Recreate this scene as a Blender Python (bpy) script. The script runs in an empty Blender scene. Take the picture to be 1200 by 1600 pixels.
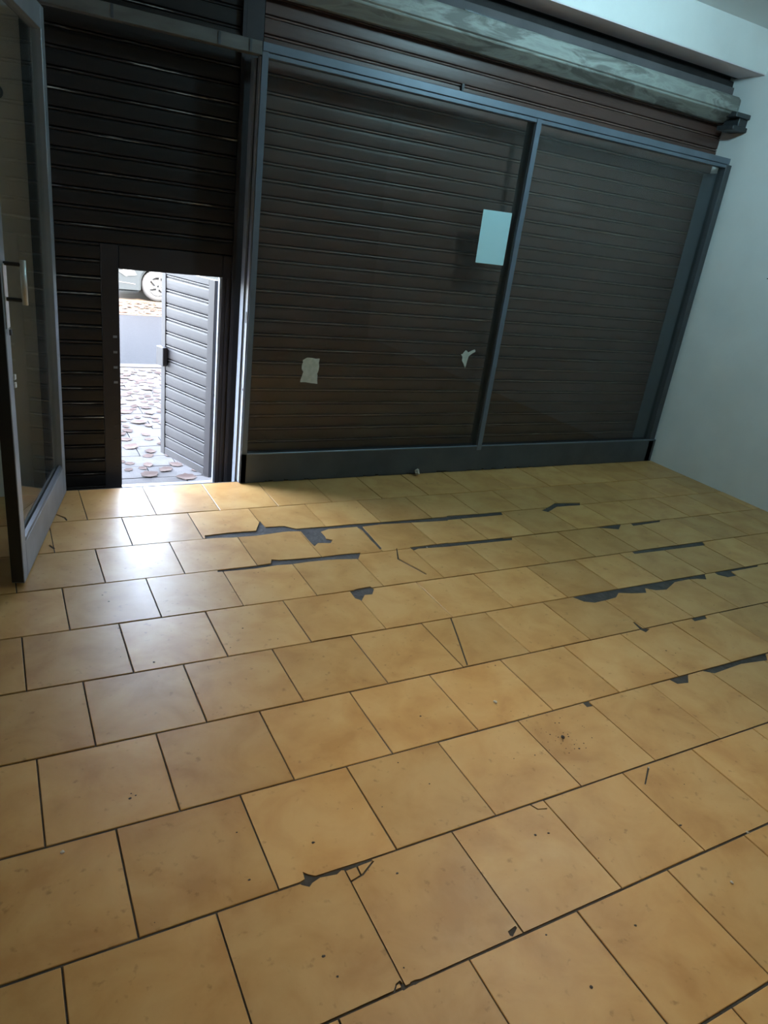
import bpy, bmesh, math, random
from mathutils import Matrix, Vector
from mathutils.geometry import delaunay_2d_cdt

scene = bpy.context.scene
C = scene.collection
rnd = random.Random(7)

# ------------------------------------------------------------------ camera
cam = bpy.data.cameras.new('camera')
cam.sensor_fit = 'VERTICAL'
cam.sensor_height = 24.0
cam.lens = 1099.49 / 1600.0 * 24.0
cam.clip_start = 0.05
cam.clip_end = 300
cam_o = bpy.data.objects.new('camera', cam)
C.objects.link(cam_o)
rt = Vector((0.87925687, -0.45939712, 0.12594302))
fw = Vector((0.47067821, 0.79720435, -0.3780572))
up = Vector((0.07327607, 0.39168802, 0.91717562))
m = Matrix.Identity(4)
for i in range(3):
    m[i][0] = rt[i]; m[i][1] = up[i]; m[i][2] = -fw[i]
m[0][3], m[1][3], m[2][3] = 0.0, -3.81986, 1.54472
cam_o.matrix_world = m
scene.camera = cam_o

# ------------------------------------------------------------------ sky, sun, exposure
world = bpy.data.worlds.new('sky'); scene.world = world
world.use_nodes = True
wn = world.node_tree.nodes; wl = world.node_tree.links
wn.clear()
wo = wn.new('ShaderNodeOutputWorld'); bg = wn.new('ShaderNodeBackground')
sky = wn.new('ShaderNodeTexSky')
sky.sky_type = 'NISHITA'
sky.sun_disc = False
sky.sun_elevation = math.radians(43)
sky.sun_rotation = math.radians(180)
sky.air_density = 1.0
sky.dust_density = 3.0
SKY = 11.0
bg.inputs['Strength'].default_value = SKY
hz = wn.new('ShaderNodeHueSaturation'); hz.inputs['Saturation'].default_value = .65      # hazy, pale sky
wl.new(sky.outputs[0], hz.inputs['Color']); wl.new(hz.outputs[0], bg.inputs[0]); wl.new(bg.outputs[0], wo.inputs[0])

sun = bpy.data.lights.new('sun', 'SUN'); sun.energy = 34; sun.angle = math.radians(0.6)
sun.color = (1.0, 0.93, 0.82)
sun_o = bpy.data.objects.new('sun', sun); C.objects.link(sun_o)
sd = Vector((-0.12, math.cos(math.radians(42.5)), -math.sin(math.radians(42.5))))   # light travels to the street
sun_o.rotation_euler = sd.to_track_quat('-Z', 'Y').to_euler()
sun_o.location = (2, -10, 14)

vs = scene.view_settings
vs.view_transform = 'Standard'; vs.look = 'None'; vs.gamma = 1; vs.exposure = 0.0
vs.use_curve_mapping = False

# strengths of the ceiling globe and the added pendant (their light is made in their builder)
LAMP_FRONT = 158.0; LAMP_FRONT_COL = (0.48, 0.82, 0.96)
LAMP_ADDED = 262.0;  LAMP_ADDED_COL = (1.0, 0.88, 0.67)

# ------------------------------------------------------------------ helpers
def tag(o, label=None, cat=None, group=None, kind=None):
    if label: o['label'] = label
    if cat: o['category'] = cat
    if group: o['group'] = group
    if kind: o['kind'] = kind
    return o

class MB:
    def __init__(s): s.v = []; s.f = []
    def add(s, vs_, fs):
        n = len(s.v); s.v += [tuple(p) for p in vs_]
        s.f += [tuple(n + i for i in f) for f in fs]; return s
    def box(s, x0, x1, y0, y1, z0, z1):
        return s.add([(x0,y0,z0),(x1,y0,z0),(x1,y1,z0),(x0,y1,z0),(x0,y0,z1),(x1,y0,z1),(x1,y1,z1),(x0,y1,z1)],
            [(0,3,2,1),(4,5,6,7),(0,1,5,4),(1,2,6,5),(2,3,7,6),(3,0,4,7)])
    def prism(s, prof, a0, a1, axis='x'):
        """closed profile of 2D points extruded along an axis; x: (y,z)  y: (x,z)  z: (x,y)"""
        n = len(prof)
        def P(p, a):
            return {'x': (a, p[0], p[1]), 'y': (p[0], a, p[1]), 'z': (p[0], p[1], a)}[axis]
        vs_ = [P(p, a0) for p in prof] + [P(p, a1) for p in prof]
        fs = [(i, (i+1) % n, n + (i+1) % n, n + i) for i in range(n)]
        fs += [tuple(range(n-1, -1, -1)), tuple(range(n, 2*n))]
        return s.add(vs_, fs)
    def lathe(s, prof, c, axis='y', seg=24):
        """profile of (radius, offset along axis) turned about axis through c"""
        vs_ = []; n = len(prof)
        for k in range(seg):
            a = 2*math.pi*k/seg
            for r, h in prof:
                ca, sa = r*math.cos(a), r*math.sin(a)
                p = {'y': (ca, h, sa), 'x': (h, ca, sa), 'z': (ca, sa, h)}[axis]
                vs_.append((c[0]+p[0], c[1]+p[1], c[2]+p[2]))
        fs = []
        for k in range(seg):
            k2 = (k+1) % seg
            for i in range(n-1):
                fs.append((k*n+i, k*n+i+1, k2*n+i+1, k2*n+i))
        return s.add(vs_, fs)
    def tube(s, pts, r, seg=8):
        vs_ = []; P = [Vector(p) for p in pts]
        for i, p in enumerate(P):
            d = (P[min(i+1, len(P)-1)] - P[max(i-1, 0)]).normalized()
            a = Vector((0,0,1)) if abs(d.z) < .9 else Vector((1,0,0))
            u = d.cross(a).normalized(); w = d.cross(u)
            for k in range(seg):
                t = 2*math.pi*k/seg
                vs_.append(p + u*r*math.cos(t) + w*r*math.sin(t))
        fs = []
        for i in range(len(P)-1):
            for k in range(seg):
                k2 = (k+1) % seg
                fs.append((i*seg+k, i*seg+k2, (i+1)*seg+k2, (i+1)*seg+k))
        fs.append(tuple(range(seg))); fs.append(tuple(range(len(P)*seg-1, (len(P)-1)*seg-1, -1)))
        return s.add(vs_, fs)
    def build(s, name, mat, parent=None, bevel=0, smooth=False, loc=None, seg=1):
        me = bpy.data.meshes.new(name)
        me.from_pydata(s.v, [], s.f)
        bm = bmesh.new(); bm.from_mesh(me)
        bmesh.ops.recalc_face_normals(bm, faces=bm.faces)
        if bevel:
            bmesh.ops.bevel(bm, geom=[e for e in bm.edges if e.is_manifold and e.calc_face_angle(0) > .5],
                            offset=bevel, segments=seg, affect='EDGES', clamp_overlap=True)
        bm.to_mesh(me); bm.free()
        if smooth:
            for p in me.polygons: p.use_smooth = True
        me.materials.append(mat)
        return link(name, me, parent, loc)

def link(name, me, parent=None, loc=None):
    o = bpy.data.objects.new(name, me); C.objects.link(o)
    if parent: o.parent = parent
    if loc: o.location = loc
    return o

def empty(name, loc=(0,0,0), rz=0):
    o = bpy.data.objects.new(name, None); C.objects.link(o)
    o.location = loc; o.rotation_euler = (0, 0, rz); o.empty_display_size = .1
    return o

def cut_poly(outer, holes):
    """triangles of the polygon outer with the polygons holes taken away -> verts2d, tris"""
    vs_ = []; faces = []
    def ccw(Q):
        a = sum(Q[i][0]*Q[(i+1) % len(Q)][1] - Q[(i+1) % len(Q)][0]*Q[i][1] for i in range(len(Q)))
        return list(Q) if a > 0 else list(reversed(Q))
    for P in [ccw(Q) for Q in [outer] + holes]:
        n = len(vs_); vs_ += [Vector(p) for p in P]; faces.append(list(range(n, n+len(P))))
    v, e, f, _, _, of = delaunay_2d_cdt(vs_, [], faces, 0, 1e-5)
    keep = [tuple(t) for t, o in zip(f, of) if 0 in o and not any(h in o for h in range(1, len(faces)))]
    return [tuple(p) for p in v], keep

def plate_faces(v2, tris, place, t0, t1):
    """solid plate from a flat triangulation: caps at t0, t1 and walls around the outline"""
    used = sorted({i for t in tris for i in t}); ix = {i: k for k, i in enumerate(used)}
    n = len(used)
    vs_ = [place(v2[i], t1) for i in used] + [place(v2[i], t0) for i in used]
    fs = [tuple(ix[i] for i in t) for t in tris] + [tuple(n + ix[i] for i in reversed(t)) for t in tris]
    cnt = {}
    for t in tris:
        for a, b in ((t[0],t[1]),(t[1],t[2]),(t[2],t[0])):
            cnt[(a,b)] = cnt.get((a,b), 0) + 1
    for (a, b) in cnt:
        if (b, a) not in cnt:
            fs.append((ix[b], ix[a], n+ix[a], n+ix[b]))
    return vs_, fs

# ------------------------------------------------------------------ materials
def new_mat(name):
    mt = bpy.data.materials.new(name); mt.use_nodes = True
    nt = mt.node_tree; b = nt.nodes['Principled BSDF']
    return mt, nt, b

def mat(name, c1, c2=None, scale=6, rough=.5, metal=0, bump=0, bscale=60, stretch=(1,1,1), lo=.35, hi=.65, rvar=0, spec=.5, per_obj=False):
    mt, nt, b = new_mat(name); N = nt.nodes; L = nt.links
    b.inputs['Roughness'].default_value = rough
    b.inputs['Metallic'].default_value = metal
    b.inputs['Specular IOR Level'].default_value = spec
    b.inputs['Base Color'].default_value = (*c1, 1)
    if c2 is None and not bump: return mt
    tc = N.new('ShaderNodeTexCoord'); mp = N.new('ShaderNodeMapping')
    mp.inputs['Scale'].default_value = stretch
    src = tc.outputs['Object']
    if per_obj:
        oi = N.new('ShaderNodeObjectInfo'); mu = N.new('ShaderNodeVectorMath'); mu.operation = 'MULTIPLY_ADD'
        L.new(oi.outputs['Random'], mu.inputs[0]); mu.inputs[1].default_value = (37, 53, 71)
        L.new(src, mu.inputs[2]); src = mu.outputs[0]
    L.new(src, mp.inputs[0])
    if c2 is not None:
        nz = N.new('ShaderNodeTexNoise'); nz.inputs['Scale'].default_value = scale; nz.inputs['Detail'].default_value = 6
        rp = N.new('ShaderNodeValToRGB')
        rp.color_ramp.elements[0].position = lo; rp.color_ramp.elements[0].color = (*c1, 1)
        rp.color_ramp.elements[1].position = hi; rp.color_ramp.elements[1].color = (*c2, 1)
        L.new(mp.outputs[0], nz.inputs['Vector']); L.new(nz.outputs[0], rp.inputs[0]); L.new(rp.outputs[0], b.inputs['Base Color'])
        if rvar:
            mr = N.new('ShaderNodeMapRange'); mr.inputs['To Min'].default_value = rough - rvar; mr.inputs['To Max'].default_value = rough + rvar
            L.new(nz.outputs[0], mr.inputs[0]); L.new(mr.outputs[0], b.inputs['Roughness'])
    if bump:
        n2 = N.new('ShaderNodeTexNoise'); n2.inputs['Scale'].default_value = bscale; n2.inputs['Detail'].default_value = 5
        bp = N.new('ShaderNodeBump'); bp.inputs['Strength'].default_value = bump; bp.inputs['Distance'].default_value = .01
        L.new(mp.outputs[0], n2.inputs['Vector']); L.new(n2.outputs[0], bp.inputs['Height']); L.new(bp.outputs[0], b.inputs['Normal'])
    return mt

M = {}
M['plaster'] = mat('white_plaster', (.82,.83,.81), (.75,.76,.74), 2.2, .75, bump=.12, bscale=28)
M['plaster_left'] = mat('grey_beige_plaster', (.80,.78,.72), (.72,.70,.64), 3, .8, bump=.1, bscale=30)
M['plaster_back'] = mat('dull_grey_plaster', (.36,.35,.33), (.30,.29,.27), 2, .85)
M['ceiling'] = mat('ceiling_paint', (.70,.72,.72), (.66,.68,.68), 2, .8)
M['grout'] = mat('dark_grout', (.034,.029,.025), (.060,.053,.047), 18, .85, bump=.5, bscale=60)
M['alu'] = mat('grey_aluminium', (.150,.182,.225), (.125,.152,.188), 5, .42, .35, spec=.5, rvar=.05)
M['alu_dark'] = mat('dark_aluminium', (.075,.085,.095), (.06,.067,.075), 6, .45, .3, rvar=.05)
M['alu_worn'] = mat('worn_grey_metal', (.15,.15,.145), (.085,.082,.075), 14, .55, .2, stretch=(.3,1,1))
M['alu_door'] = mat('brushed_door_aluminium', (.27,.285,.31), (.22,.235,.255), 6, .4, .25, rvar=.05)
M['white_plastic'] = mat('white_plastic', (.78,.79,.80), rough=.5)
M['gasket'] = mat('black_rubber', (.012,.012,.013), rough=.7)
M['edge_grey'] = mat('bright_anodised_strip', (.34,.36,.40), (.26,.28,.31), 20, .45, .2, stretch=(1,1,.15))
M['black'] = mat('black_plastic', (.015,.015,.016), rough=.4)
M['white_metal'] = mat('polished_aluminium', (.72,.72,.70), (.5,.5,.48), 40, .3, .4, stretch=(1,1,.2))
M['paper'] = mat('pale_bluish_paper', (.50,.76,.80), rough=.9)
M['sticker'] = mat('torn_paper_residue', (.52,.53,.47), (.42,.44,.38), 40, .9)
M['scrap'] = mat('crumpled_paper', (.48,.44,.36), (.34,.30,.24), 60, .9)
M['mortar'] = mat('grey_mortar_crumb', (.55,.50,.42), (.35,.31,.26), 60, .9)
M['grit'] = mat('dark_grit', (.035,.026,.02), rough=.8)
M['soffit'] = mat('soffit_paint', (.80,.72,.76), (.70,.63,.66), 6, .8)
M['cover'] = mat('dusty_dark_board', (.11,.10,.105), (.085,.078,.082), 6, .8)
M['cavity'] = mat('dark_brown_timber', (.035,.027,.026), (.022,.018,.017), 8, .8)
M['bracket'] = mat('dark_steel_bracket', (.04,.045,.05), (.06,.065,.07), 30, .5, .4)
M['facade'] = mat('facade_render', (.36,.33,.29), (.30,.275,.24), 2, .85)
M['asphalt'] = mat('asphalt', (.0175,.0172,.0175), (.015,.0148,.015), 30, .95, spec=.05, bump=.3, bscale=150)
M['verge'] = mat('sandy_verge', (.07,.054,.039), (.04,.027,.018), 5, .95, spec=.05, stretch=(.4,2,1))
M['paving'] = mat('grey_paving', (.066,.059,.055), (.052,.047,.044), 9, .9, spec=.1, bump=.2, bscale=90, per_obj=True)
M['leaf'] = mat('dry_leaf', (.026,.013,.009), (.075,.050,.039), 3, .9, spec=.1, per_obj=True)
M['car'] = mat('silver_blue_paint', (.017,.0205,.0225), rough=.5, metal=0, spec=.1)
M['tyre'] = mat('tyre_rubber', (.022,.023,.024), rough=.8)
M['rim'] = mat('wheel_rim', (.075,.078,.08), rough=.5, metal=.2)
M['car_dark'] = mat('dark_car_trim', (.03,.03,.032), rough=.5)
M['car_glass'] = mat('dark_car_glass', (.03,.04,.045), rough=.08)
M['lens'] = mat('headlamp_lens', (.12,.13,.13), rough=.1)

def shutter_mat(name, base, worn, amount):
    """brown paint, rubbed through to bare metal in short streaks along the slat"""
    mt, nt, b = new_mat(name); N = nt.nodes; L = nt.links
    tc = N.new('ShaderNodeTexCoord'); oi = N.new('ShaderNodeObjectInfo')
    ma = N.new('ShaderNodeVectorMath'); ma.operation = 'MULTIPLY_ADD'
    L.new(oi.outputs['Random'], ma.inputs[0]); ma.inputs[1].default_value = (31, 17, 43); L.new(tc.outputs['Object'], ma.inputs[2])
    mp = N.new('ShaderNodeMapping'); mp.inputs['Scale'].default_value = (1, 20, 40)
    L.new(ma.outputs[0], mp.inputs[0])
    n1 = N.new('ShaderNodeTexNoise'); n1.inputs['Scale'].default_value = 3.2; n1.inputs['Detail'].default_value = 5; n1.inputs['Roughness'].default_value = .7
    L.new(mp.outputs[0], n1.inputs['Vector'])
    r1 = N.new('ShaderNodeValToRGB'); r1.color_ramp.elements[0].position = amount; r1.color_ramp.elements[1].position = amount + .03
    L.new(n1.outputs[0], r1.inputs[0])
    n2 = N.new('ShaderNodeTexNoise'); n2.inputs['Scale'].default_value = 2.5; n2.inputs['Detail'].default_value = 4
    L.new(ma.outputs[0], n2.inputs['Vector'])
    r2 = N.new('ShaderNodeValToRGB')
    r2.color_ramp.elements[0].position = .3; r2.color_ramp.elements[0].color = (*[c*.82 for c in base], 1)
    r2.color_ramp.elements[1].position = .7; r2.color_ramp.elements[1].color = (*[c*1.15 for c in base], 1)
    L.new(n2.outputs[0], r2.inputs[0])
    mx = N.new('ShaderNodeMix'); mx.data_type = 'RGBA'
    L.new(r1.outputs[0], mx.inputs[0]); L.new(r2.outputs[0], mx.inputs[6]); mx.inputs[7].default_value = (*worn, 1)
    L.new(mx.outputs[2], b.inputs['Base Color'])
    b.inputs['Roughness'].default_value = .42; b.inputs['Specular IOR Level'].default_value = .45
    return mt
BROWN = (.085, .042, .032)
M['shutter'] = shutter_mat('brown_shutter_paint', BROWN, (.13,.11,.10), .74)
M['shutter_ridge'] = shutter_mat('rubbed_shutter_ridge', (.15,.088,.072), (.38,.36,.33), .62)
M['worn_ridge_shaded'] = shutter_mat('rubbed_shaded_shutter_ridge', (.02,.016,.016), (.42,.40,.38), .56)  # ridge base darkened for the door bay's shade; rubbed streaks are wear
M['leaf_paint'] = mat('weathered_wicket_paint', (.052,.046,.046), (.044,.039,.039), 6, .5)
M['shutter_worn_shaded'] = shutter_mat('rubbed_shaded_shutter_paint', (.011,.008,.008), (.20,.19,.18), .70)  # shade of the door bay is put into this near-black base
M['shutter_plain'] = mat('brown_steel_paint', (.026,.021,.024), (.020,.016,.019), 6, .45)

def tile_mat():
    mt, nt, b = new_mat('beige_ceramic_tile'); N = nt.nodes; L = nt.links
    tc = N.new('ShaderNodeTexCoord'); oi = N.new('ShaderNodeObjectInfo')
    ma = N.new('ShaderNodeVectorMath'); ma.operation = 'MULTIPLY_ADD'
    L.new(oi.outputs['Random'], ma.inputs[0]); ma.inputs[1].default_value = (57, 91, 33); L.new(tc.outputs['Object'], ma.inputs[2])
    n1 = N.new('ShaderNodeTexNoise'); n1.inputs['Scale'].default_value = 5.5; n1.inputs['Detail'].default_value = 5; n1.inputs['Roughness'].default_value = .55
    n1.inputs['Distortion'].default_value = .4
    L.new(ma.outputs[0], n1.inputs['Vector'])
    rp = N.new('ShaderNodeValToRGB'); e = rp.color_ramp.elements
    e[0].position = .34; e[0].color = (.405,.205,.062, 1)
    e[1].position = .66; e[1].color = (.515,.305,.115, 1)
    k = e.new(.5); k.color = (.470,.260,.088, 1)
    L.new(n1.outputs[0], rp.inputs[0])
    # tile to tile tone
    hs = N.new('ShaderNodeHueSaturation')
    mr = N.new('ShaderNodeMapRange'); mr.inputs['To Min'].default_value = .88; mr.inputs['To Max'].default_value = 1.1
    L.new(oi.outputs['Random'], mr.inputs[0]); L.new(mr.outputs[0], hs.inputs['Value']); L.new(rp.outputs[0], hs.inputs['Color'])
    # grime, small dark stains
    n2 = N.new('ShaderNodeTexNoise'); n2.inputs['Scale'].default_value = 38; n2.inputs['Detail'].default_value = 4
    L.new(ma.outputs[0], n2.inputs['Vector'])
    r2 = N.new('ShaderNodeValToRGB'); r2.color_ramp.elements[0].position = .24; r2.color_ramp.elements[1].position = .36
    r2.color_ramp.elements[0].color = (.55,.5,.45,1); r2.color_ramp.elements[1].color = (1,1,1,1)
    L.new(n2.outputs[0], r2.inputs[0])
    mx = N.new('ShaderNodeMix'); mx.data_type = 'RGBA'; mx.blend_type = 'MULTIPLY'; mx.inputs[0].default_value = .7
    L.new(hs.outputs[0], mx.inputs[6]); L.new(r2.outputs[0], mx.inputs[7])
    L.new(mx.outputs[2], b.inputs['Base Color'])
    n3 = N.new('ShaderNodeTexNoise'); n3.inputs['Scale'].default_value = 9; n3.inputs['Detail'].default_value = 6
    L.new(ma.outputs[0], n3.inputs['Vector'])
    m3 = N.new('ShaderNodeMapRange'); m3.inputs['To Min'].default_value = .33; m3.inputs['To Max'].default_value = .50; b.inputs['Specular IOR Level'].default_value = .34
    L.new(n3.outputs[0], m3.inputs[0]); L.new(m3.outputs[0], b.inputs['Roughness'])
    bp = N.new('ShaderNodeBump'); bp.inputs['Strength'].default_value = .06; bp.inputs['Distance'].default_value = .01
    L.new(n3.outputs[0], bp.inputs['Height']); L.new(bp.outputs[0], b.inputs['Normal'])
    return mt
M['tile'] = tile_mat()

def patch_mat():
    """chalky blue green paint, worn away in patches to dirty dark wood"""
    mt, nt, b = new_mat('worn_green_grey_paint'); N = nt.nodes; L = nt.links
    tc = N.new('ShaderNodeTexCoord'); mp = N.new('ShaderNodeMapping'); mp.inputs['Scale'].default_value = (.35, 1, 1.6)
    L.new(tc.outputs['Object'], mp.inputs[0])
    n1 = N.new('ShaderNodeTexNoise'); n1.inputs['Scale'].default_value = 7; n1.inputs['Detail'].default_value = 7; n1.inputs['Roughness'].default_value = .6; n1.inputs['Distortion'].default_value = 1.2
    L.new(mp.outputs[0], n1.inputs['Vector'])
    rp = N.new('ShaderNodeValToRGB'); e = rp.color_ramp.elements
    e[0].position = .40; e[0].color = (.16,.16,.145,1); e[1].position = .52; e[1].color = (.34,.36,.33,1)
    k = e.new(.62); k.color = (.27,.285,.26,1)
    L.new(n1.outputs[0], rp.inputs[0]); L.new(rp.outputs[0], b.inputs['Base Color'])
    b.inputs['Roughness'].default_value = .7
    return mt
M['housing'] = patch_mat()

def glass_mat(name, tint, haze):
    mt = bpy.data.materials.new(name); mt.use_nodes = True
    nt = mt.node_tree; N = nt.nodes; L = nt.links
    N.clear()
    out = N.new('ShaderNodeOutputMaterial'); tr = N.new('ShaderNodeBsdfTransparent'); tr.inputs[0].default_value = (*tint, 1)
    gl = N.new('ShaderNodeBsdfGlossy'); gl.inputs['Roughness'].default_value = .015
    fr = N.new('ShaderNodeFresnel'); ge = N.new('ShaderNodeNewGeometry'); io = N.new('ShaderNodeMapRange')
    io.inputs['To Min'].default_value = 1.4; io.inputs['To Max'].default_value = 1/1.4      # same reflection on both faces of the thin pane
    L.new(ge.outputs['Backfacing'], io.inputs[0]); L.new(io.outputs[0], fr.inputs[0])
    mx = N.new('ShaderNodeMixShader'); L.new(fr.outputs[0], mx.inputs[0]); L.new(tr.outputs[0], mx.inputs[1]); L.new(gl.outputs[0], mx.inputs[2])
    df = N.new('ShaderNodeBsdfDiffuse'); df.inputs[0].default_value = (.6,.62,.62,1)
    tc = N.new('ShaderNodeTexCoord'); nz = N.new('ShaderNodeTexNoise'); nz.inputs['Scale'].default_value = 3; nz.inputs['Detail'].default_value = 6
    L.new(tc.outputs['Object'], nz.inputs['Vector'])
    mr = N.new('ShaderNodeMapRange'); mr.inputs['From Min'].default_value = .4; mr.inputs['From Max'].default_value = .8
    mr.inputs['To Min'].default_value = haze*.4; mr.inputs['To Max'].default_value = haze*1.8
    L.new(nz.outputs[0], mr.inputs[0])
    m2 = N.new('ShaderNodeMixShader'); L.new(mr.outputs[0], m2.inputs[0]); L.new(mx.outputs[0], m2.inputs[1]); L.new(df.outputs[0], m2.inputs[2])
    L.new(m2.outputs[0], out.inputs[0])
    return mt
M['glass'] = glass_mat('dusty_window_glass', (.93,.95,.94), .010)
M['glass_door'] = glass_mat('dusty_door_glass', (.97,.98,.97), .012)

def lamp_mat(name, col, strength):
    mt = bpy.data.materials.new(name); mt.use_nodes = True
    nt = mt.node_tree; N = nt.nodes; N.clear()
    out = N.new('ShaderNodeOutputMaterial'); em = N.new('ShaderNodeEmission')
    em.inputs[0].default_value = (*col, 1); em.inputs[1].default_value = strength
    nt.links.new(em.outputs[0], out.inputs[0])
    return mt

# ================================================================== the room shell
XL, XR, YB, ZC = -1.20, 4.75, -5.30, 3.03      # left wall, right wall, back wall, ceiling
HX = .285                                       # hinge side of the doorway
def struct(name, mb, mt, **k):
    return tag(mb.build(name, mt, **k), kind='structure')

floor = struct('floor', MB().box(XL, XR, YB, .05, -.12, -.0045), M['grout'])
struct('wall_right', MB().box(XR, XR+.2, YB-.2, .45, -.3, ZC+.15), M['plaster'])
struct('wall_left', MB().box(XL-.2, XL, YB-.2, .45, -.3, ZC+.15), M['plaster_back'])
struct('wall_back', MB().box(XL, XR, YB-.2, YB, -.3, ZC+.15), M['plaster_back'])
struct('ceiling', MB().box(XL, XR, YB, .45, ZC, ZC+.15), M['ceiling'])
struct('wall_front_left', MB().box(XL, .19, .0, .45, -.3, 2.79), M['plaster_left'])
struct('wall_front_beam', MB().box(XL, XR, -.037, .0, 2.79, ZC), M['plaster'])
struct('trim_1', MB().box(.19, XR, -.0365, .18, 2.784, 2.7895), M['soffit'])          # soffit board under the beam
struct('trim_2', MB().box(.19, XR, .18, .205, 2.784, ZC), M['cavity'])
struct('wall_front_lintel', MB().box(.19, XR, .245, .45, 2.30, ZC), M['cavity'])
# outside: the building front above and beside the shop
struct('wall_facade', MB().box(-9, XL-.2, .2, .45, -.3, 6.5).box(XR+.2, 13, .2, .45, -.3, 6.5).box(XL-.2, XR+.2, .2, .45, ZC+.15, 6.5), M['facade'])

# ------------------------------------------------------------------ floor tiles
TS = .333; RP = .9928*.333
CHIPS = [
 [(0.856,-0.661),(1,-0.653),(1.121,-0.66),(1.181,-0.54),(1.185,-0.624),(1.283,-0.63),(1.337,-0.677),(1.374,-0.677),(1.495,-0.682),(1.674,-0.681),(1.83,-0.689),(2.28,-0.7),(2.248,-0.75),(1.829,-0.718),(1.706,-0.725),(1.505,-0.717),(1.452,-0.739),(1.453,-0.794),(1.445,-0.826),(1.473,-0.846),(1.447,-0.879),(1.382,-0.864),(1.351,-0.895),(1.348,-0.831),(1.348,-0.712),(1.269,-0.701),(1.102,-0.719),(0.982,-0.714),(0.848,-0.695)],
 [(2.281,-0.686),(2.671,-0.702),(2.652,-0.744),(2.246,-0.742)],
 [(1.672,-0.712),(1.706,-0.725),(1.687,-0.996),(1.668,-1.004),(1.681,-0.776)],
 [(0.82,-1.029),(1.002,-1.026),(1.076,-1.021),(1.092,-0.984),(1.127,-0.999),(1.331,-1.012),(1.448,-1.008),(1.552,-1.015),(1.51,-1.078),(1.414,-1.06),(1.359,-1.054),(1.249,-1.051),(1.181,-1.055),(1.099,-1.047),(0.992,-1.056),(0.815,-1.049)],
 [(1.839,-1.015),(2.081,-1.013),(2.053,-1.057),(1.875,-1.043),(1.842,-1.056)],
 [(2.072,-1.016),(2.499,-1.036),(2.476,-1.067),(2.046,-1.057)],
 [(1.33,-1.364),(1.369,-1.35),(1.442,-1.344),(1.449,-1.371),(1.419,-1.413),(1.383,-1.409),(1.346,-1.452),(1.326,-1.427)],
 [(2.363,-1.688),(2.662,-1.688),(2.857,-1.688),(3.077,-1.688),(3.243,-1.688),(3.389,-1.688),(3.787,-1.688),(3.751,-1.715),(3.517,-1.714),(3.519,-1.756),(3.437,-1.757),(3.398,-1.688),(3.332,-1.688),(3.28,-1.743),(3.228,-1.723),(3.166,-1.714),(3.059,-1.717),(2.94,-1.767),(2.874,-1.756),(2.831,-1.725),(2.798,-1.764),(2.713,-1.747),(2.644,-1.723),(2.593,-1.756),(2.514,-1.764),(2.441,-1.768),(2.393,-1.744)],
 [(3.114,-1.357),(3.481,-1.357),(3.718,-1.357),(3.692,-1.403),(3.45,-1.397),(3.105,-1.389)],
 [(3.131,-1.027),(3.35,-1.021),(3.363,-1.027),(3.282,-1.088)],
 [(3.446,-1.027),(3.715,-1.027),(3.684,-1.054),(3.431,-1.066)],
 [(2.964,-0.732),(3.089,-0.675),(3.152,-0.641),(3.346,-0.671),(3.31,-0.71),(3.128,-0.695),(2.993,-0.763)],
 [(0.573,-2.681),(0.592,-2.676),(0.595,-2.654),(0.605,-2.666),(0.621,-2.677),(0.692,-2.678),(0.775,-2.68),(0.778,-2.69),(0.701,-2.693),(0.688,-2.687),(0.673,-2.694),(0.629,-2.687),(0.605,-2.694),(0.594,-2.702),(0.578,-2.69)],
 [(0.777,-2.69),(0.781,-2.693),(0.736,-2.721),(0.697,-2.729),(0.696,-2.724),(0.734,-2.716)],
 [(0.728,-2.691),(0.733,-2.692),(0.732,-2.718),(0.727,-2.718)],
 [(0.666,-3.013),(0.68,-2.999),(0.692,-2.996),(0.701,-3.017),(0.688,-3.019),(0.687,-3.002),(0.68,-3.003),(0.67,-3.015)],
 [(0.711,-3.008),(0.723,-3.007),(0.754,-3.014),(0.718,-3.018)],
 [(2.292,-2.349),(2.362,-2.349),(2.411,-2.349),(2.358,-2.396),(2.304,-2.386)],
 [(2.483,-2.349),(2.654,-2.349),(2.92,-2.349),(2.874,-2.394),(2.718,-2.374),(2.531,-2.385)],
 [(2.493,-1.963),(2.507,-1.962),(2.502,-2.015),(2.53,-2.032),(2.488,-2.048),(2.479,-2.024)],
 [(2.822,-2.019),(2.922,-2.019),(2.904,-2.048),(2.816,-2.047)],
 [(1.827,-2.349),(1.858,-2.349),(1.853,-2.382),(1.825,-2.379)],
 [(1.66,-1.692),(1.667,-1.694),(1.614,-1.831),(1.539,-2.014),(1.531,-2.015),(1.605,-1.832)],
 [(1.76,-1.012),(1.766,-1.014),(1.717,-1.122),(1.749,-1.217),(1.775,-1.299),(1.765,-1.31),(1.738,-1.226),(1.704,-1.128)],
 [(0.208,-0.274),(0.215,-0.27),(0.252,-0.316),(0.259,-0.351),(0.252,-0.361),(0.245,-0.329)],
 [(0.152,-0.621),(0.16,-0.613),(0.179,-0.655),(0.172,-0.667)],
 [(1.307,-2.68),(1.313,-2.68),(1.325,-2.706),(1.354,-2.714),(1.351,-2.718),(1.321,-2.709)],
 [(1.802,-2.694),(1.809,-2.697),(1.732,-2.752),(1.728,-2.749)],
 [(0.996,-2.993),(1.022,-2.988),(1.024,-2.994),(0.999,-3.009),(0.994,-3.004)],
 [(3.405,-1.688),(3.794,-1.688),(3.765,-1.708),(3.527,-1.71),(3.519,-1.756),(3.437,-1.757),(3.401,-1.72)]]
def row_y(r): return (r*.9928 - 8.0565)*.333
ROWX = {-1:.093, 0:.568, 1:.066, 2:.544, 3:.037, 4:.521, 5:.026, 6:.521, 7:.045}
def poly_bb(P): return min(p[0] for p in P), max(p[0] for p in P), min(p[1] for p in P), max(p[1] for p in P)
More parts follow.
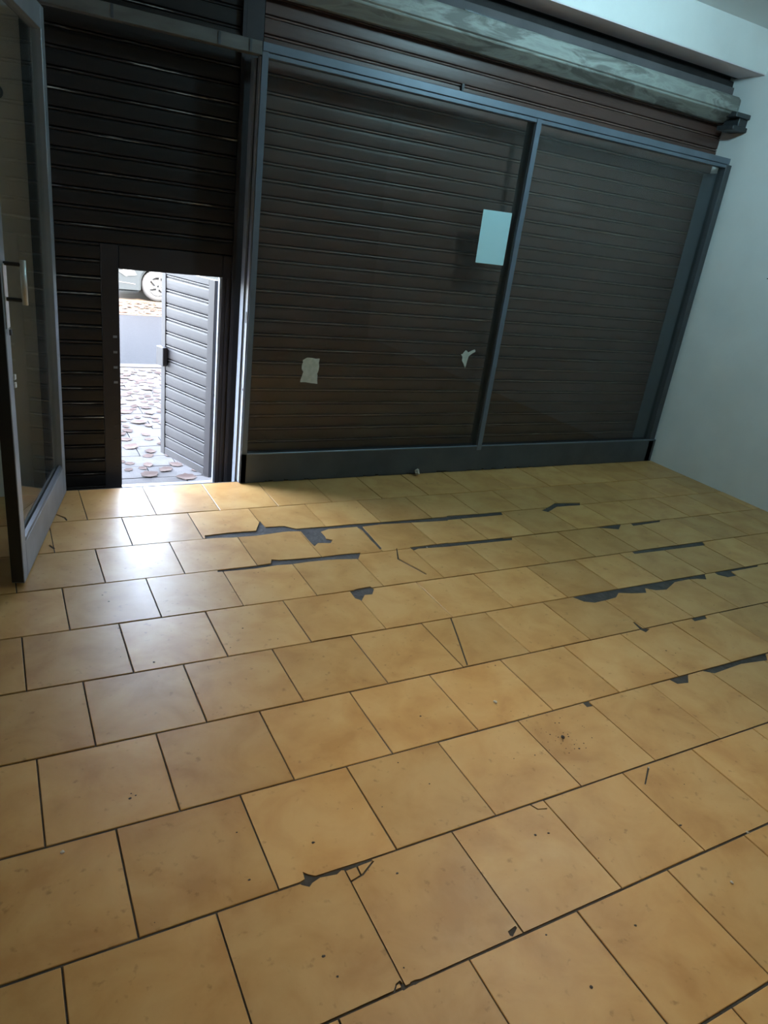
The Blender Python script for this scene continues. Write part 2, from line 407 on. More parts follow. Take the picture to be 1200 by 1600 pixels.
CB = [poly_bb(P) for P in CHIPS]
gx, gy = .0042, .0066                            # joint widths across and along the rows
def tile_mesh(w, d):
    c = .0016; h = .011; q = .0014
    a, b_ = w/2, d/2
    v = [(-a,-b_,-h),(a,-b_,-h),(a,b_,-h),(-a,b_,-h),(-a,-b_,-q),(a,-b_,-q),(a,b_,-q),(-a,b_,-q),
         (-a+c,-b_+c,0),(a-c,-b_+c,0),(a-c,b_-c,0),(-a+c,b_-c,0)]
    f = [(0,1,5,4),(1,2,6,5),(2,3,7,6),(3,0,4,7),(4,5,9,8),(5,6,10,9),(6,7,11,10),(7,4,8,11),(8,9,10,11)]
    me = bpy.data.meshes.new('tile'); me.from_pydata(v, [], f); me.materials.append(M['tile']); return me
full = {}
for r in range(-9, 8):
    y0, y1 = row_y(r), row_y(r+1)
    if r == 7: y1 = .034
    y0 = max(y0, YB)
    if y1 - y0 < .03: continue
    off = ROWX.get(r, .12 if r % 2 else .60)
    k = math.floor(XL/TS) - 1
    while True:
        x0 = (off + k)*TS; x1 = x0 + TS; k += 1
        if x0 > XR: break
        if x1 < XL + .02: continue
        a, b_ = max(x0, XL) + gx/2, min(x1, XR) - gx/2
        if b_ - a < .015: continue
        c0, c1 = y0 + gy/2, y1 - gy/2
        cx, cy = (a+b_)/2, (c0+c1)/2
        hits = [CHIPS[i] for i, bb in enumerate(CB) if bb[1] > a and bb[0] < b_ and bb[3] > c0 and bb[2] < c1]
        if hits:
            v2, tr = cut_poly([(a,c0),(b_,c0),(b_,c1),(a,c1)], hits)
            vs_, fs = plate_faces(v2, tr, lambda p, t: (p[0]-cx, p[1]-cy, t), -.011, 0.0)
            me = bpy.data.meshes.new('tile'); me.from_pydata(vs_, [], fs); me.materials.append(M['tile'])
        else:
            key = (round(b_-a, 4), round(c1-c0, 4))
            if key not in full: full[key] = tile_mesh(b_-a, c1-c0)
            me = full[key]
        o = link('tile', me, floor, (cx, cy, rnd.uniform(-.0006, .0006)))
        o.rotation_euler = (rnd.gauss(0, .0016), rnd.gauss(0, .0016), rnd.gauss(0, .0012))

# ================================================================== storefront window (frame + two panes)
win = empty('window_1', (1.235, 0, 0)); tag(win, 'grey aluminium shop window of two large panes beside the doorway', kind='structure')
def P(mb, name, mt, parent, **k):
    o = mb.build(name, mt, parent, **k)
    o.matrix_parent_inverse = Matrix.Translation(-Vector(parent.location)) if not parent.rotation_euler.z else (parent.matrix_basis.inverted())
    return o
GB, GT = .185, 2.20          # glass bottom / top
FX0, FXM, FXR = 1.235, 2.93, 4.655
# bottom rail with a chipped lower edge
notch = []
for x in (1.40, 1.43, 1.53, 1.66, 1.75, 2.07, 2.16, 2.40, 2.47, 2.66, 2.71, 2.92, 3.02, 3.11, 3.22, 3.34, 3.46, 3.62, 3.9):
    w = rnd.uniform(.010, .028); h = rnd.uniform(.010, .02)
    if x in (2.66, 2.92): w = .05
    notch.append([(x-w, -.01), (x+w, -.01), (x+w*rnd.uniform(.4,1), h*.8), (x+w*.1, h*rnd.uniform(.5,1)), (x-w*rnd.uniform(.4,1), h)])
v2, tr = cut_poly([(FX0, .003), (XR-.02, .003), (XR-.02, GB), (FX0, GB)], notch)
vs_, fs = plate_faces(v2, tr, lambda p, t: (p[0], t, p[1]), -.004, .004)
P(MB().add(vs_, fs), 'bottom_rail', M['alu_dark'], win)
P(MB().box(FX0, XR-.02, .0045, .06, .0015, GB-.002), 'rail_core', M['gasket'], win)
P(MB().box(FX0+.034, XR-.03, -.006, .004, GB-.006, GB+.004), 'sill_bead', M['alu'], win, bevel=.002)
# head: a wide band, a groove and a narrow band
P(MB().box(FX0+.002, XR-.07, -.006, .055, 2.224, 2.262), 'head', M['alu'], win, bevel=.002)
P(MB().box(FX0+.03, XR-.09, -.002, .05, GT, 2.221), 'head_bead', M['alu'], win, bevel=.002)
P(MB().box(FX0, FX0+.034, -.004, .06, .004, 2.224), 'stile', M['alu'], win, bevel=.002)
P(MB().box(FXM+.002, FXM+.040, -.006, .006, GB-.03, 2.222), 'mullion', M['alu'], win, bevel=.002)
P(MB().box(FXM-.002, FXM+.034, .0065, .085, GB, 2.22), 'mullion_web', M['alu_dark'], win, bevel=.002)
P(MB().box(FXR, FXR+.055, -.004, .06, .004, 2.223), 'stile', M['alu_dark'], win, bevel=.002)
P(MB().box(FX0+.030, FXM, .030, .035, GB-.005, 2.205), 'pane', M['glass'], win)
P(MB().box(FXM+.036, FXR+.005, .030, .035, GB-.005, 2.205), 'pane', M['glass'], win)
# jamb towards the doorway: two bright strips with a dark seal between them
P(MB().box(FX0-.006, FX0-.0005, .004, .036, .004, 2.20), 'jamb_strip', M['edge_grey'], win)
P(MB().box(FX0-.003, FX0-.0005, .038, .066, .004, 2.20), 'door_seal', M['gasket'], win)
P(MB().box(FX0-.012, FX0+.03, .068, .125, -.11, 2.20), 'jamb_strip', M['edge_grey'], win)
P(MB().box(FX0-.008, FX0-.0062, .010, .028, .94, 1.00), 'strike_plate', M['alu_dark'], win)
P(MB().tube([(FX0-.010, .016, .56), (FX0-.010, .016, .575)], .003), 'screw', M['white_metal'], win)

# ================================================================== doorway frame and the open glass door
fr = empty('door_frame', (.19, 0, 0)); tag(fr, 'dark grey aluminium frame around the doorway left of the window', 'door frame')
P(MB().box(.190, .252, .0, .07, .004, 2.262), 'jamb', M['alu_dark'], fr, bevel=.002)
P(MB().box(.253, .283, .010, .062, .004, 2.19), 'jamb_stop', M['alu'], fr, bevel=.002)
P(MB().box(.252, FX0-.001, -.006, .055, 2.205, 2.262), 'transom', M['alu_worn'], fr, bevel=.002)
for x in (.55, 1.02, 1.17):
    P(MB().box(x, x+.012, -.0085, -.0062, 2.208, 2.26), 'transom_clip', M['alu_dark'], fr)

ang = math.atan2(-.975, .04-.285)               # direction hinge -> free edge
door = empty('door_1', (HX, -.012, 0), ang); tag(door, 'open glass door in a grey aluminium frame swung into the room', kind='structure')
# local: x along the leaf from hinge to free edge, +y towards the doorway (visible face at y=0)
DW, DT = 1.0, .048
def D(mb, name, mt, parent=None, **k): return mb.build(name, mt, parent or door, **k)
# the side seen from the doorway is +y in local space when turned by ang
D(MB().box(.0, .070, -DT, 0, .014, 2.185), 'hinge_stile', M['alu_door'], bevel=.002)
lock = D(MB().box(DW-.062, DW, -DT, 0, .014, 2.185), 'lock_stile', M['alu_door'], bevel=.002)
D(MB().box(DW+.0003, DW+.0045, -DT+.002, -.002, .02, 2.18), 'edge_plate', M['black'])
D(MB().box(.0702, DW-.0622, -DT, 0, .014, .17), 'bottom_rail', M['alu_door'], bevel=.002)
D(MB().box(.0702, DW-.0622, -DT, 0, 2.095, 2.185), 'top_rail', M['alu_door'], bevel=.002)
D(MB().prism([(-.016, .1702), (-.001, .1702), (-.004, .182), (-.016, .190)], .0705, DW-.0625), 'glazing_bead', M['alu_dark'])
D(MB().box(.066, DW-.058, -.027, -.021, .165, 2.10), 'pane', M['glass_door'])
hd = D(MB().tube([(DW-.035, .062, 1.115), (DW-.035, .062, 1.265)], .0105, 12), 'handle', M['white_metal'], smooth=True)
for z in (1.13, 1.25):
    D(MB().tube([(DW-.035, .001, z), (DW-.035, .060, z)], .007, 10), 'handle_arm', M['black'], hd)
hb = D(MB().tube([(DW-.035, -DT-.062, 1.115), (DW-.035, -DT-.062, 1.265)], .0105, 12), 'handle', M['white_metal'], smooth=True)
for z in (1.13, 1.25):
    D(MB().tube([(DW-.035, -DT-.001, z), (DW-.035, -DT-.060, z)], .007, 10), 'handle_arm', M['black'], hb)
D(MB().box(DW-.056, DW-.012, .0003, .004, 1.03, 1.25), 'lock_plate', M['white_metal'], bevel=.001)
D(MB().box(DW-.040, DW-.028, .0042, .012, 1.005, 1.025), 'lock_cylinder', M['alu_dark'], bevel=.001)
for z in (.845, .815):
    D(MB().box(DW-.078, DW-.060, .0003, .006, z-.009, z+.009), 'spacer_block', M['white_plastic'])

# ================================================================== roller shutters
SY = .205; PITCH = .082; Z0 = 2.08 - PITCH*26 - .0
def slat_prof(y):
    return [(y-.001, .0005), (y-.0088, .0045), (y-.0098, .014), (y-.0104, .034), (y-.0102, .054), (y-.0090, .0640), (y-.001, .0662), (y-.001, .0695),
            (y-.0092, .0712), (y-.0100, .0750), (y-.0088, .0785), (y-.001, .0805), (y+.0115, .0815), (y+.0115, .094), (y+.0145, .094), (y+.0145, .070), (y+.010, .066), (y+.010, .0005)]
def slat_mesh(w, mts, prof=None, x0=None, x1=None, flip=1):
    b_ = MB().prism(prof or slat_prof(0), -w/2 if x0 is None else x0, w/2 if x1 is None else x1)
    me = bpy.data.meshes.new('slat'); me.from_pydata(b_.v, [], b_.f)
    bm = bmesh.new(); bm.from_mesh(me); bmesh.ops.recalc_face_normals(bm, faces=bm.faces); bm.to_mesh(me); bm.free()
    for t in mts: me.materials.append(t)
    for f in me.polygons:                       # the rib along the top edge has its own, rubbed paint
        if len(mts) > 1 and .0705 < f.center.z < .080 and f.center.y < -.005: f.material_index = 1
    return me
def slats(parent, x0, x1, z0, z1, mts):
    me = slat_mesh(x1-x0, mts); z = z0
    while z < z1 - .01:
        o = link('slat', me, parent, ((x0+x1)/2 - parent.location.x, SY - parent.location.y + rnd.uniform(-.001, .001), z - parent.location.z)); z += PITCH
big = empty('roller_shutter', (3.0, SY, -.10))
tag(big, 'closed brown slatted roller shutter seen through the shop window panes', 'shutter')
ZB = 2.08 - .0735 - PITCH*26            # bottom of the lowest slat so that the joints fall as measured
slats(big, 1.305, 4.748, ZB, 2.60, (M['shutter'], M['shutter_ridge']))
P(MB().box(1.305, 4.748, SY-.012, SY+.012, -.115, ZB-.001), 'bottom_bar', M['shutter_plain'], big, bevel=.003)
P(MB().box(4.665, 4.745, .062, .185, -.11, 2.165), 'shutter_guide', M['alu'], win, bevel=.003)  # right guide channel of the roller shutter, kept under the window
P(MB().box(1.208, 1.300, .185, .244, -.11, 2.60), 'guide_rail', M['shutter_plain'], big, bevel=.003)
# small retaining catches above the window head
for x in (2.50, 2.66):
    P(MB().box(x-.008, x+.008, .178, .191, 2.30 if x < 2.6 else 2.272, 2.335 if x < 2.6 else 2.30), 'catch', M['black'], big)

small = empty('roller_shutter', (.73, SY, -.10))
tag(small, 'brown roller shutter over the doorway, shade darkened into its paint, with a wicket opening cut in it', 'shutter')
WX0, WX1, WZ0, WZ1 = .597, 1.139, -.045, 1.150
ztop = ZB + PITCH*math.ceil((1.26-ZB)/PITCH)
slats(small, .262, 1.204, ztop, 2.60, (M['shutter_worn_shaded'], M['worn_ridge_shaded']))
slats(small, .262, .508, ZB, ztop-.01, (M['shutter_worn_shaded'], M['worn_ridge_shaded']))
P(MB().box(.262, 1.204, SY-.012, SY+.012, -.115, ZB-.001), 'bottom_bar', M['shutter_plain'], small, bevel=.003)
P(MB().box(.232, .258, .185, .244, -.11, 2.60), 'guide_rail', M['shutter_plain'], small, bevel=.003)
P(MB().box(.5085, WX0, SY-.014, SY+.014, ZB, ztop-.001), 'wicket_post', M['shutter_plain'], small, bevel=.003)
P(MB().box(WX1, 1.204, SY-.014, SY+.014, ZB, ztop-.002), 'wicket_post', M['shutter_plain'], small, bevel=.003)
P(MB().box(1.160, 1.166, SY-.019, SY-.0145, ZB+.02, WZ1), 'post_ridge', M['shutter_plain'], small)
P(MB().box(WX0, WX1, SY-.014, SY+.016, WZ1, ztop-.001), 'wicket_lintel', M['shutter_plain'], small, bevel=.003)
P(MB().box(.262, 1.204, SY+.0165, SY+.026, WZ1+.01, ztop+.05), 'joint_cover', M['shutter_plain'], small)
P(MB().box(.470, WX0-.01, SY+.0165, SY+.026, ZB, WZ1), 'joint_cover', M['shutter_plain'], small)
P(MB().box(WX0, WX1, SY-.012, SY+.03, -.112, -.060), 'threshold', M['edge_grey'], small, bevel=.002)
P(MB().box(WX1-.014, WX1-.001, SY-.010, SY+.02, -.058, WZ1-.001), 'hinge_strip', M['edge_grey'], small)
for k in range(12):
    z = .06 + k*PITCH
    P(MB().box(WX0-.034, WX0-.014, SY-.0165, SY-.0142, z, z+.012), 'rivet', M['edge_grey'] if k in (6, 7, 8, 9) else M['shutter_plain'], small)

P(MB().box(1.188, 1.2065, .172, .190, -.11, 2.60), 'guide_lip', M['shutter_plain'], small)
P(MB().box(.2585, .276, .172, .190, -.11, 2.60), 'guide_lip', M['shutter_plain'], small)
# the wicket leaf, hinged on its right and pushed open to the street
la = math.atan2(.724-.225, .946-1.128)
leaf = empty('wicket_door', (1.122, .238, 0), la)
tag(leaf, 'low slatted wicket door swung open towards the street, pale in daylight', 'door')
LW, LZ0, LZ1 = .545, -.045, 1.128
def LFp(mb, name, mt, parent=None, **k): return mb.build(name, mt, parent or leaf, **k)
# local x: hinge -> free edge, +y is the face seen from the room
LFp(MB().box(0, .060, -.012, .012, LZ0, LZ1), 'hinge_stile', M['shutter_plain'], bevel=.002)
LFp(MB().box(LW-.045, LW, -.012, .012, LZ0, LZ1), 'lock_stile', M['leaf_paint'], bevel=.002)
LFp(MB().box(.0605, LW-.0455, -.010, .010, LZ0, LZ0+.05), 'bottom_rail', M['leaf_paint'], bevel=.002)
LFp(MB().box(.0605, LW-.0455, -.010, .010, LZ1-.035, LZ1), 'top_rail', M['leaf_paint'], bevel=.002)
nsl = 13; lp = (LZ1-.036 - LZ0-.051)/nsl
prof = [(-p[0], p[1]*lp/PITCH) for p in slat_prof(0)]
lm_o = MB().prism([(y-.003, z) for y, z in prof], .061, LW-.046)
lme = bpy.data.meshes.new('slat'); lme.from_pydata(lm_o.v, [], lm_o.f)
bm = bmesh.new(); bm.from_mesh(lme); bmesh.ops.recalc_face_normals(bm, faces=bm.faces); bm.to_mesh(lme); bm.free()
lme.materials.append(M['leaf_paint'])
for k in range(nsl): link('slat', lme, leaf, (0, 0, LZ0+.0505 + k*lp))
lb = LFp(MB().box(LW-.075, LW+.004, .0125, .045, .545, .66), 'lock_box', M['leaf_paint'], bevel=.003)
LFp(MB().box(LW+.0045, LW+.010, .018, .034, .585, .61), 'bolt', M['white_metal'], lb)

# ================================================================== things above the window
hous = empty('shutter_housing', (2.4, .09, 2.47))
tag(hous, 'long grey-green worn painted box beam running above the window head', 'beam')
pf = [(.022, 2.548), (.022, 2.628), (.034, 2.640), (.155, 2.640), (.155, 2.486), (.125, 2.486), (.034, 2.536), (.034, 2.548)]
P(MB().prism(pf, .20, 4.640), 'beam', M['housing'], hous, bevel=.004)
P(MB().prism([(.036, 2.536), (.028, 2.552), (.028, 2.622), (.04, 2.634), (.15, 2.634), (.15, 2.49), (.127, 2.49)], 4.6402, 4.664), 'end_cap', M['housing'], hous, bevel=.006)
P(MB().box(.20, 4.60, .062, .15, 2.6402, 2.690), 'cover_board', M['cover'], hous, bevel=.003)
for x in (2.36, 3.30):
    P(MB().box(x, x+.28, .052, .0618, 2.644, 2.650), 'clip', M['bracket'], hous)
struct('trim_3', MB().box(.20, 4.74, .200, .244, 2.70, 2.764), M['cavity'])
br = tag(MB().box(4.60, 4.749, -.015, .125, 2.435, 2.465).box(4.60, 4.749, -.015, .125, 2.515, 2.545).box(4.66, 4.749, .0, .125, 2.4651, 2.5149).build('wall_bracket', M['bracket'], bevel=.004),
         'dark steel bracket on the white side wall under the beam end', 'bracket')

# ceiling globe and an added pendant (above the frame of the picture)
t = empty('ceiling_lamp', (3.05, -1.35, ZC)); tag(t, 'cool white globe lamp on the ceiling near the shop window', 'lamp', 'ceiling lamps')
MB().lathe([(.001, -.0005), (.07, -.0005), (.07, -.022), (.04, -.03), (.001, -.03)], (0, 0, 0), 'z', 24).build('lamp_base', M['ceiling'], t)
MB().lathe([(max(.0005, .105*math.sin(math.pi*k/14)), -.137 + .105*math.cos(math.pi*k/14)) for k in range(15)], (0, 0, 0), 'z', 24).build('lamp_globe', lamp_mat('lamp_glow', LAMP_FRONT_COL, LAMP_FRONT), t, smooth=True)
pl = empty('added_pendant_lamp', (1.28, -2.70, ZC)); tag(pl, 'added pendant lamp with a deep grey shade that lights the foreground floor', 'lamp', 'ceiling lamps')  # no known source; added to brighten the foreground floor
MB().lathe([(.001, -.0005), (.05, -.0005), (.05, -.02), (.012, -.03), (.006, -.035), (.006, -.20), (.001, -.20)], (0, 0, 0), 'z', 20).build('stem', M['ceiling'], pl)
MB().lathe([(.02, -.195), (.13, -.20), (.145, -.215), (.160, -.52), (.156, -.52), (.141, -.218), (.128, -.204), (.02, -.199)], (0, 0, 0), 'z', 32).build('lamp_shade', M['bracket'], pl, smooth=True)  # deep shade keeps the added light off the storefront
MB().lathe([(.0005, -.232), (.10, -.232), (.118, -.226), (.118, -.212), (.0005, -.212)], (0, 0, 0), 'z', 28).build('lamp_diffuser', lamp_mat('added_pendant_glow', LAMP_ADDED_COL, LAMP_ADDED), pl)

# ================================================================== papers and scraps
def sheet(name, pts, mt, label, cat, y=.0295, t=.0004):
    v2, tr = cut_poly(pts, [])
    vs_, fs = plate_faces(v2, tr, lambda p, q: (p[0], q, p[1]), y, y-t)
    o = MB().add(vs_, fs).build(name, mt); tag(o, label, cat); return o
def wobble(pts, a, n=3):
    out = []
    for i, p in enumerate(pts):
        q = pts[(i+1) % len(pts)]
        for k in range(n):
            f = k/n; out.append((p[0]+(q[0]-p[0])*f + rnd.uniform(-a, a), p[1]+(q[1]-p[1])*f + rnd.uniform(-a, a)))
    return out
sheet('paper_sheet', [(2.682, 1.385), (2.898, 1.385), (2.896, 1.695), (2.678, 1.692)], M['paper'], 'blank white sheet of paper stuck on the glass beside the mullion', 'paper')
sheet('sticker_remnant', wobble([(1.578, .612), (1.688, .606), (1.684, .655), (1.692, .69), (1.690, .752), (1.620, .762), (1.585, .745), (1.580, .70), (1.596, .672)], .004), M['sticker'],
      'pale rectangular patch of torn paper on the left window pane', 'sticker')
sheet('sticker_remnant', wobble([(2.706, .775), (2.742, .722), (2.752, .80), (2.800, .835), (2.790, .85), (2.745, .828), (2.722, .842), (2.700, .815), (2.688, .812), (2.702, .798)], .002, 2), M['sticker'],
      'small pale forked scrap of torn paper on glass near the mullion', 'sticker')

def crumb(name, loc, s, mt, label, cat, group=None, flat=.5):
    bm = bmesh.new(); bmesh.ops.create_icosphere(bm, subdivisions=2 if s > .02 else 1, radius=s)
    for v in bm.verts:
        f = rnd.uniform(.6, 1.15); v.co = Vector((v.co.x*f, v.co.y*f*.8, v.co.z*f*flat))
    zmin = min(v.co.z for v in bm.verts)
    for v in bm.verts: v.co.z -= zmin
    me = bpy.data.meshes.new(name); bm.to_mesh(me); bm.free(); me.materials.append(mt)
    o = link(name, me, None, loc); o.rotation_euler.z = rnd.uniform(0, 6); tag(o, label, cat, group); return o
crumb('paper_scrap', (2.45, -.035, .001), .026, M['scrap'], 'crumpled beige paper scrap against the foot of the window frame', 'paper', flat=.9)
crumb('plaster_crumb', (1.500, -2.245, .001), .010, M['mortar'], 'pale crumb alone in the middle of a tile, centre of the floor', 'debris')
crumb('plaster_crumb', (1.673, -3.117, .001), .007, M['mortar'], 'pale shaving lying near the lower right corner of the picture', 'debris')
crumb('plaster_crumb', (1.882, -3.015, .001), .006, M['mortar'], 'tiny pale crumb on a tile joint at the right edge', 'debris')
crumb('plaster_crumb', (.059, -2.386, .001), .007, M['mortar'], 'pale crumb on a tile at the lower left', 'debris')
crumb('plaster_crumb', (1.800, -2.70, .001), .005, M['mortar'], 'pale crumb at the top end of a cross joint, right of centre', 'debris')
crumb('plaster_crumb', (1.925, -1.05, .001), .007, M['mortar'], 'pale crumb on the cracked tile before the window', 'debris')
crumb('dark_chip', (1.614, -2.485, .001), .011, M['grit'], 'dark flake on the speckled tile, right of centre', 'debris')
SPECKS = [(.245,-2.246),(.255,-2.257),(.239,-2.263),(.476,-2.477),(.463,-2.628),(.653,-2.581),(.886,-2.536),(1.016,-2.394),(1.064,-2.506),(1.603,-2.474),(1.635,-2.545),(1.314,-3.106),(1.079,-3.038),(1.094,-3.181),(.556,-2.88),(2.457,-2.193),(1.643,-2.052),(.339,-1.397),(.345,-1.431),(.334,-1.188),(.317,-1.131),(.42,-1.651),(1.199,-2.222),(.82,-2.749),(.567,-2.934),(1.702,-2.916),(1.294,-2.791),(1.252,-2.782),(.702,-1.64),(.784,-1.525),(1.128,-1.196)]
for k in range(46): SPECKS.append((rnd.gauss(1.56, .11), rnd.gauss(-2.44, .07)))
for k in range(40): SPECKS.append((rnd.uniform(.1, 3.5), rnd.uniform(-3.2, -.5)))
gm = MB()
for i, (x, y) in enumerate(SPECKS):
    s = rnd.uniform(.0022, .0045) if i < 31 else rnd.uniform(.001, .0026)
    a = rnd.uniform(0, 6); n = 6
    ring = [(x + s*rnd.uniform(.6, 1.2)*math.cos(a+2*math.pi*k/n)*1.3, y + s*rnd.uniform(.6, 1.2)*math.sin(a+2*math.pi*k/n)) for k in range(n)]
    gm.add([(p[0], p[1], .0009) for p in ring] + [(x, y, .0009+s*.4)], [(k, (k+1) % n, n) for k in range(n)])
tag(gm.build('grit', M['grit']), 'dark grit specks scattered over the floor tiles', 'grit', kind='stuff')
# marks on the walls
tag(MB().box(XR-.006, XR-.0003, -.552, -.520, 1.516, 1.522).build('wall_nail', M['black']), 'thin dark nail in the white right wall', 'nail')
tag(MB().lathe([(.001, -.012), (.026, -.012), (.030, -.004), (.030, 0)], (.085, -.0005, 1.845), 'y', 16).build('wall_plug', M['bracket']), 'round dark plug on the grey wall behind the glass door', 'plug')

# ================================================================== the street outside
walk = struct('sidewalk', MB().box(-9, 13, .455, 3.62, -.30, -.135).box(.2, XR, .06, .455, -.30, -.135), M['grout'])
px, py = .40, .205
prow = 0
y = .07
while y < 3.55:
    x = .02 + (px/2 if prow % 2 else 0)
    while x < 2.5:
        w = px - .006
        if y < .46 and x < .21: x += px; continue
        o = MB().box(-w/2, w/2, -py/2+.003, py/2-.003, -.02, 0).build('paving_slab', M['paving'], walk, loc=(x+px/2, y+py/2, -.120 + rnd.uniform(-.002, .002)))
        x += px
    y += py; prow += 1
struct('road', MB().box(-30, 40, 3.62, 60, -.6, -.255), M['asphalt'])
struct('kerb', MB().box(-9, 13, 3.6205, 3.76, -.2548, -.125), M['paving'])
struct('verge', MB().box(-30, 40, 7.75, 30, -.2549, -.25), M['verge'])

def leaf_mesh(s):
    pts = [(0,-.5),(.14,-.38),(.32,-.28),(.33,-.08),(.42,.08),(.29,.20),(.17,.40),(0,.55),(-.16,.40),(-.30,.20),(-.41,.08),(-.33,-.08),(-.31,-.28),(-.14,-.38)]
    a, b_ = rnd.uniform(-.3, .3), rnd.uniform(.0, .22)
    def z(p): return .004 + s*(b_*p[0]*p[0] + a*.25*p[1]*p[1]*p[1] + .05*abs(p[1]))
    v = [(p[0]*s, p[1]*s, z(p)) for p in pts] + [(0, 0, .003)]
    n = len(pts); v += [(x_, y_, z_+.0012) for x_, y_, z_ in v]
    zm = min(q[2] for q in v); v = [(q[0], q[1], q[2]-zm) for q in v]
    f = [(k, (k+1) % n, n) for k in range(n)] + [(n+1+(k+1) % n, n+1+k, 2*n+1) for k in range(n)] + [((k+1) % n, k, n+1+k, n+1+(k+1) % n) for k in range(n)]
    me = bpy.data.meshes.new('fallen_leaf'); me.from_pydata(v, [], f); me.materials.append(M['leaf']); return me
lsz = (.065, .08, .095, .11, .13)
lms = [leaf_mesh(s) for s in lsz]
spots = []
cand = [(1.03, .45, 4), (.76, 1.38, 3), (.83, 1.46, 2)]
for k in range(5000):
    y = rnd.uniform(1.55, 3.5) if rnd.random() < .9 else rnd.uniform(.5, 1.6)
    x0, x1 = .62 + (y-.2)*.15, 1.10 + (y-.2)*.19
    cand.append((rnd.uniform(x0-.15, x1+.15), y, rnd.randrange(5)))
for x, y, s in cand:
    if len(spots) >= 190: break
    if all(abs(x-a)+abs(y-b_) > (lsz[s]+lsz[t])*.66 for a, b_, t in spots): spots.append((x, y, s))
for x, y, s in spots:
    o = link('fallen_leaf', lms[s], None, (x, y, -.1175))
    o.rotation_euler = (rnd.uniform(-.06, .06), rnd.uniform(-.06, .06), rnd.uniform(0, 6.28))
    tag(o, 'dry brown fallen leaf on the paving outside the wicket door', 'leaf', 'fallen leaves on the paving')
far = MB()
for k in range(700):
    x, y = rnd.uniform(-1, 6), rnd.uniform(7.8, 9.15); s = rnd.uniform(.05, .11); a = rnd.uniform(0, 6.28)
    n = 6; zz = -.245
    ring = [(x+s*.5*math.cos(a+k2*math.pi/3)*(1 if k2 % 3 else 1.5), y+s*.5*math.sin(a+k2*math.pi/3), zz+rnd.uniform(0, .02)) for k2 in range(n)]
    far.add(ring + [(x, y, zz+.015)], [(q, (q+1) % n, n) for q in range(n)])
tag(far.build('leaf_litter', M['leaf']), 'sunlit leaf litter on the ground below the parked car', 'leaves', kind='stuff')

# parked car across the road: front to the left
GZ = -.25; WR = .265; CY = 9.30
car = empty('parked_car', (3.6, CY+.78, GZ)); tag(car, 'silver blue small car parked across the road in the sun', 'car')
FXW, RXW = 2.60, 4.95
def arch(cx, n=12, r=.290):
    return [(cx - r*math.cos(math.pi*k/n), GZ + WR + .02 + r*math.sin(math.pi*k/n)) for k in range(n+1)]
sill = GZ + .17
low = [(1.86, GZ+.15)] + [(FXW-.290, sill-.02)] + arch(FXW)[1:-1] + [(FXW+.290, sill)] + [(RXW-.290, sill)] + arch(RXW)[1:-1] + [(RXW+.290, sill)]
upp = [(5.50, GZ+.22), (5.56, GZ+.50), (5.50, GZ+.90), (4.6, GZ+.93), (3.35, GZ+.92), (2.72, GZ+.86), (2.12, GZ+.72), (1.84, GZ+.60), (1.76, GZ+.42), (1.80, GZ+.24)]
P(MB().prism(low + upp, CY, CY+1.56, 'y'), 'body', M['car'], car, bevel=.03, seg=2)
cabin = [(3.36, GZ+.90), (4.05, GZ+1.40), (4.95, GZ+1.42), (5.42, GZ+.98), (5.46, GZ+.90)]
cb = P(MB().prism(cabin, CY+.10, CY+1.46, 'y'), 'cabin', M['car'], car, bevel=.03, seg=2)
for pts in ([(3.52, GZ+.94), (4.08, GZ+1.34), (4.32, GZ+1.35), (4.32, GZ+.95)], [(4.40, GZ+.95), (4.40, GZ+1.35), (4.92, GZ+1.36), (5.28, GZ+.99)]):
    for yy in (CY+.094, CY+1.462):
        P(MB().prism(pts, yy, yy+.004, 'y'), 'side_window', M['car_glass'], cb)
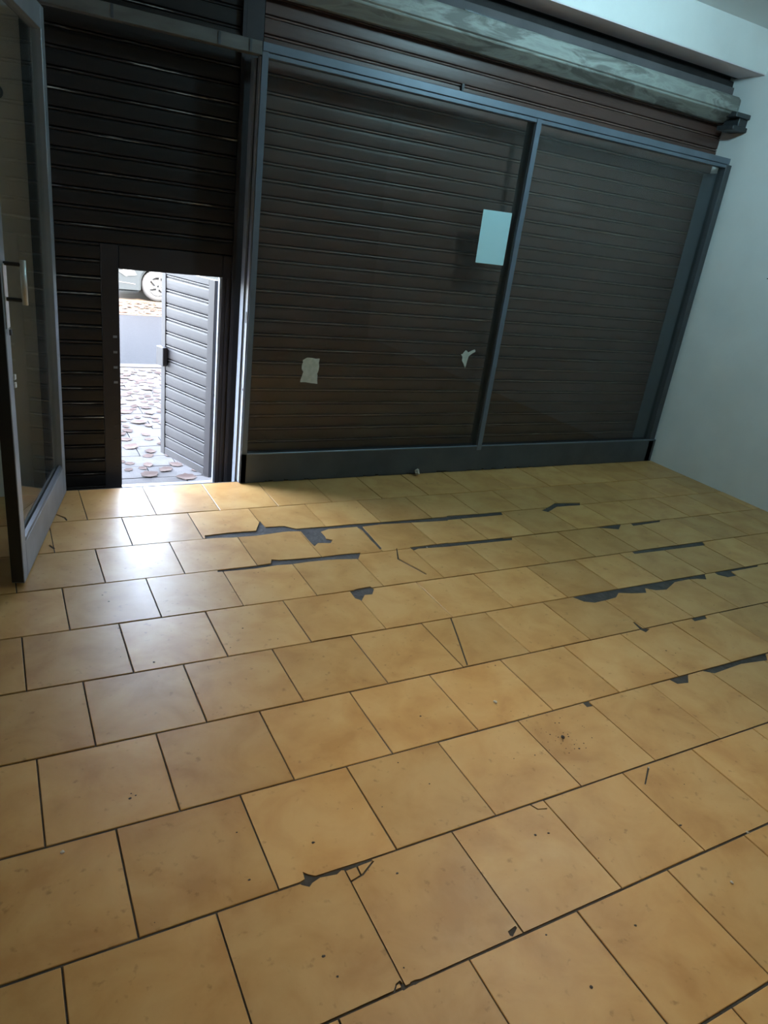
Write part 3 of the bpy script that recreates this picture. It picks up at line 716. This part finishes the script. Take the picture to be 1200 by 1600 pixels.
P(MB().add([(3.42, CY+.2, GZ+.96), (4.02, CY+.2, GZ+1.385), (4.02, CY+1.36, GZ+1.385), (3.42, CY+1.36, GZ+.96), (3.40, CY+.2, GZ+.965), (4.0, CY+.2, GZ+1.39), (4.0, CY+1.36, GZ+1.39), (3.40, CY+1.36, GZ+.965)],
       [(0,1,2,3),(7,6,5,4),(0,4,5,1),(1,5,6,2),(2,6,7,3),(3,7,4,0)]), 'windscreen', M['car_glass'], cb)
for yy in (CY-.012, CY+1.545):
    P(MB().prism([(1.95, GZ+.47), (2.06, GZ+.40), (2.24, GZ+.43), (2.20, GZ+.50), (2.05, GZ+.52)], yy, yy+.026, 'y'), 'headlamp', M['lens'], car)
    P(MB().prism([(1.90, GZ+.30), (2.22, GZ+.27), (2.22, GZ+.285), (1.91, GZ+.315)], yy+.008, yy+.018, 'y'), 'bumper_line', M['car_dark'], car)
P(MB().box(1.755, 1.80, CY+.3, CY+1.26, GZ+.30, GZ+.45), 'grille', M['car_dark'], car)
for xx in (3.40, 4.36):
    P(MB().box(xx, xx+.012, CY-.002, CY+.003, GZ+.20, GZ+.90), 'door_gap', M['car_dark'], car)
P(MB().box(4.12, 4.26, CY-.02, CY-.001, GZ+.76, GZ+.79), 'door_handle', M['car_dark'], car)
for xx in (FXW, RXW):
    for side in (0, 1):
        yc = CY + .005 if side == 0 else CY + 1.555
        s = 1 if side == 0 else -1
        wh = P(MB().lathe([(.17, 0), (.20, -.005*s), (.245, .01*s), (WR, .03*s), (WR, .15*s), (.24, .17*s), (.10, .17*s)], (xx, yc, GZ+WR), 'y', 28), 'wheel', M['tyre'], car, smooth=True)
        rim = P(MB().lathe([(.168, .012*s), (.155, .0), (.150, .02*s), (.150, .05*s), (.0005, .06*s)], (xx, yc, GZ+WR), 'y', 28), 'rim', M['rim'], wh)
        sp = MB()
        for k in range(6):
            a = k*math.pi/3 + .3; ca, sa = math.cos(a), math.sin(a)
            def q(r, t, h): return (xx + r*ca - t*sa, yc + h*s, GZ+WR + r*sa + t*ca)
            sp.add([q(.02,-.022,.005), q(.155,-.013,.01), q(.155,.013,.01), q(.02,.022,.005), q(.02,-.022,.03), q(.155,-.013,.03), q(.155,.013,.03), q(.02,.022,.03)],
                   [(0,1,2,3),(7,6,5,4),(0,4,5,1),(1,5,6,2),(2,6,7,3),(3,7,4,0)])
        P(sp, 'spokes', M['rim'], wh)
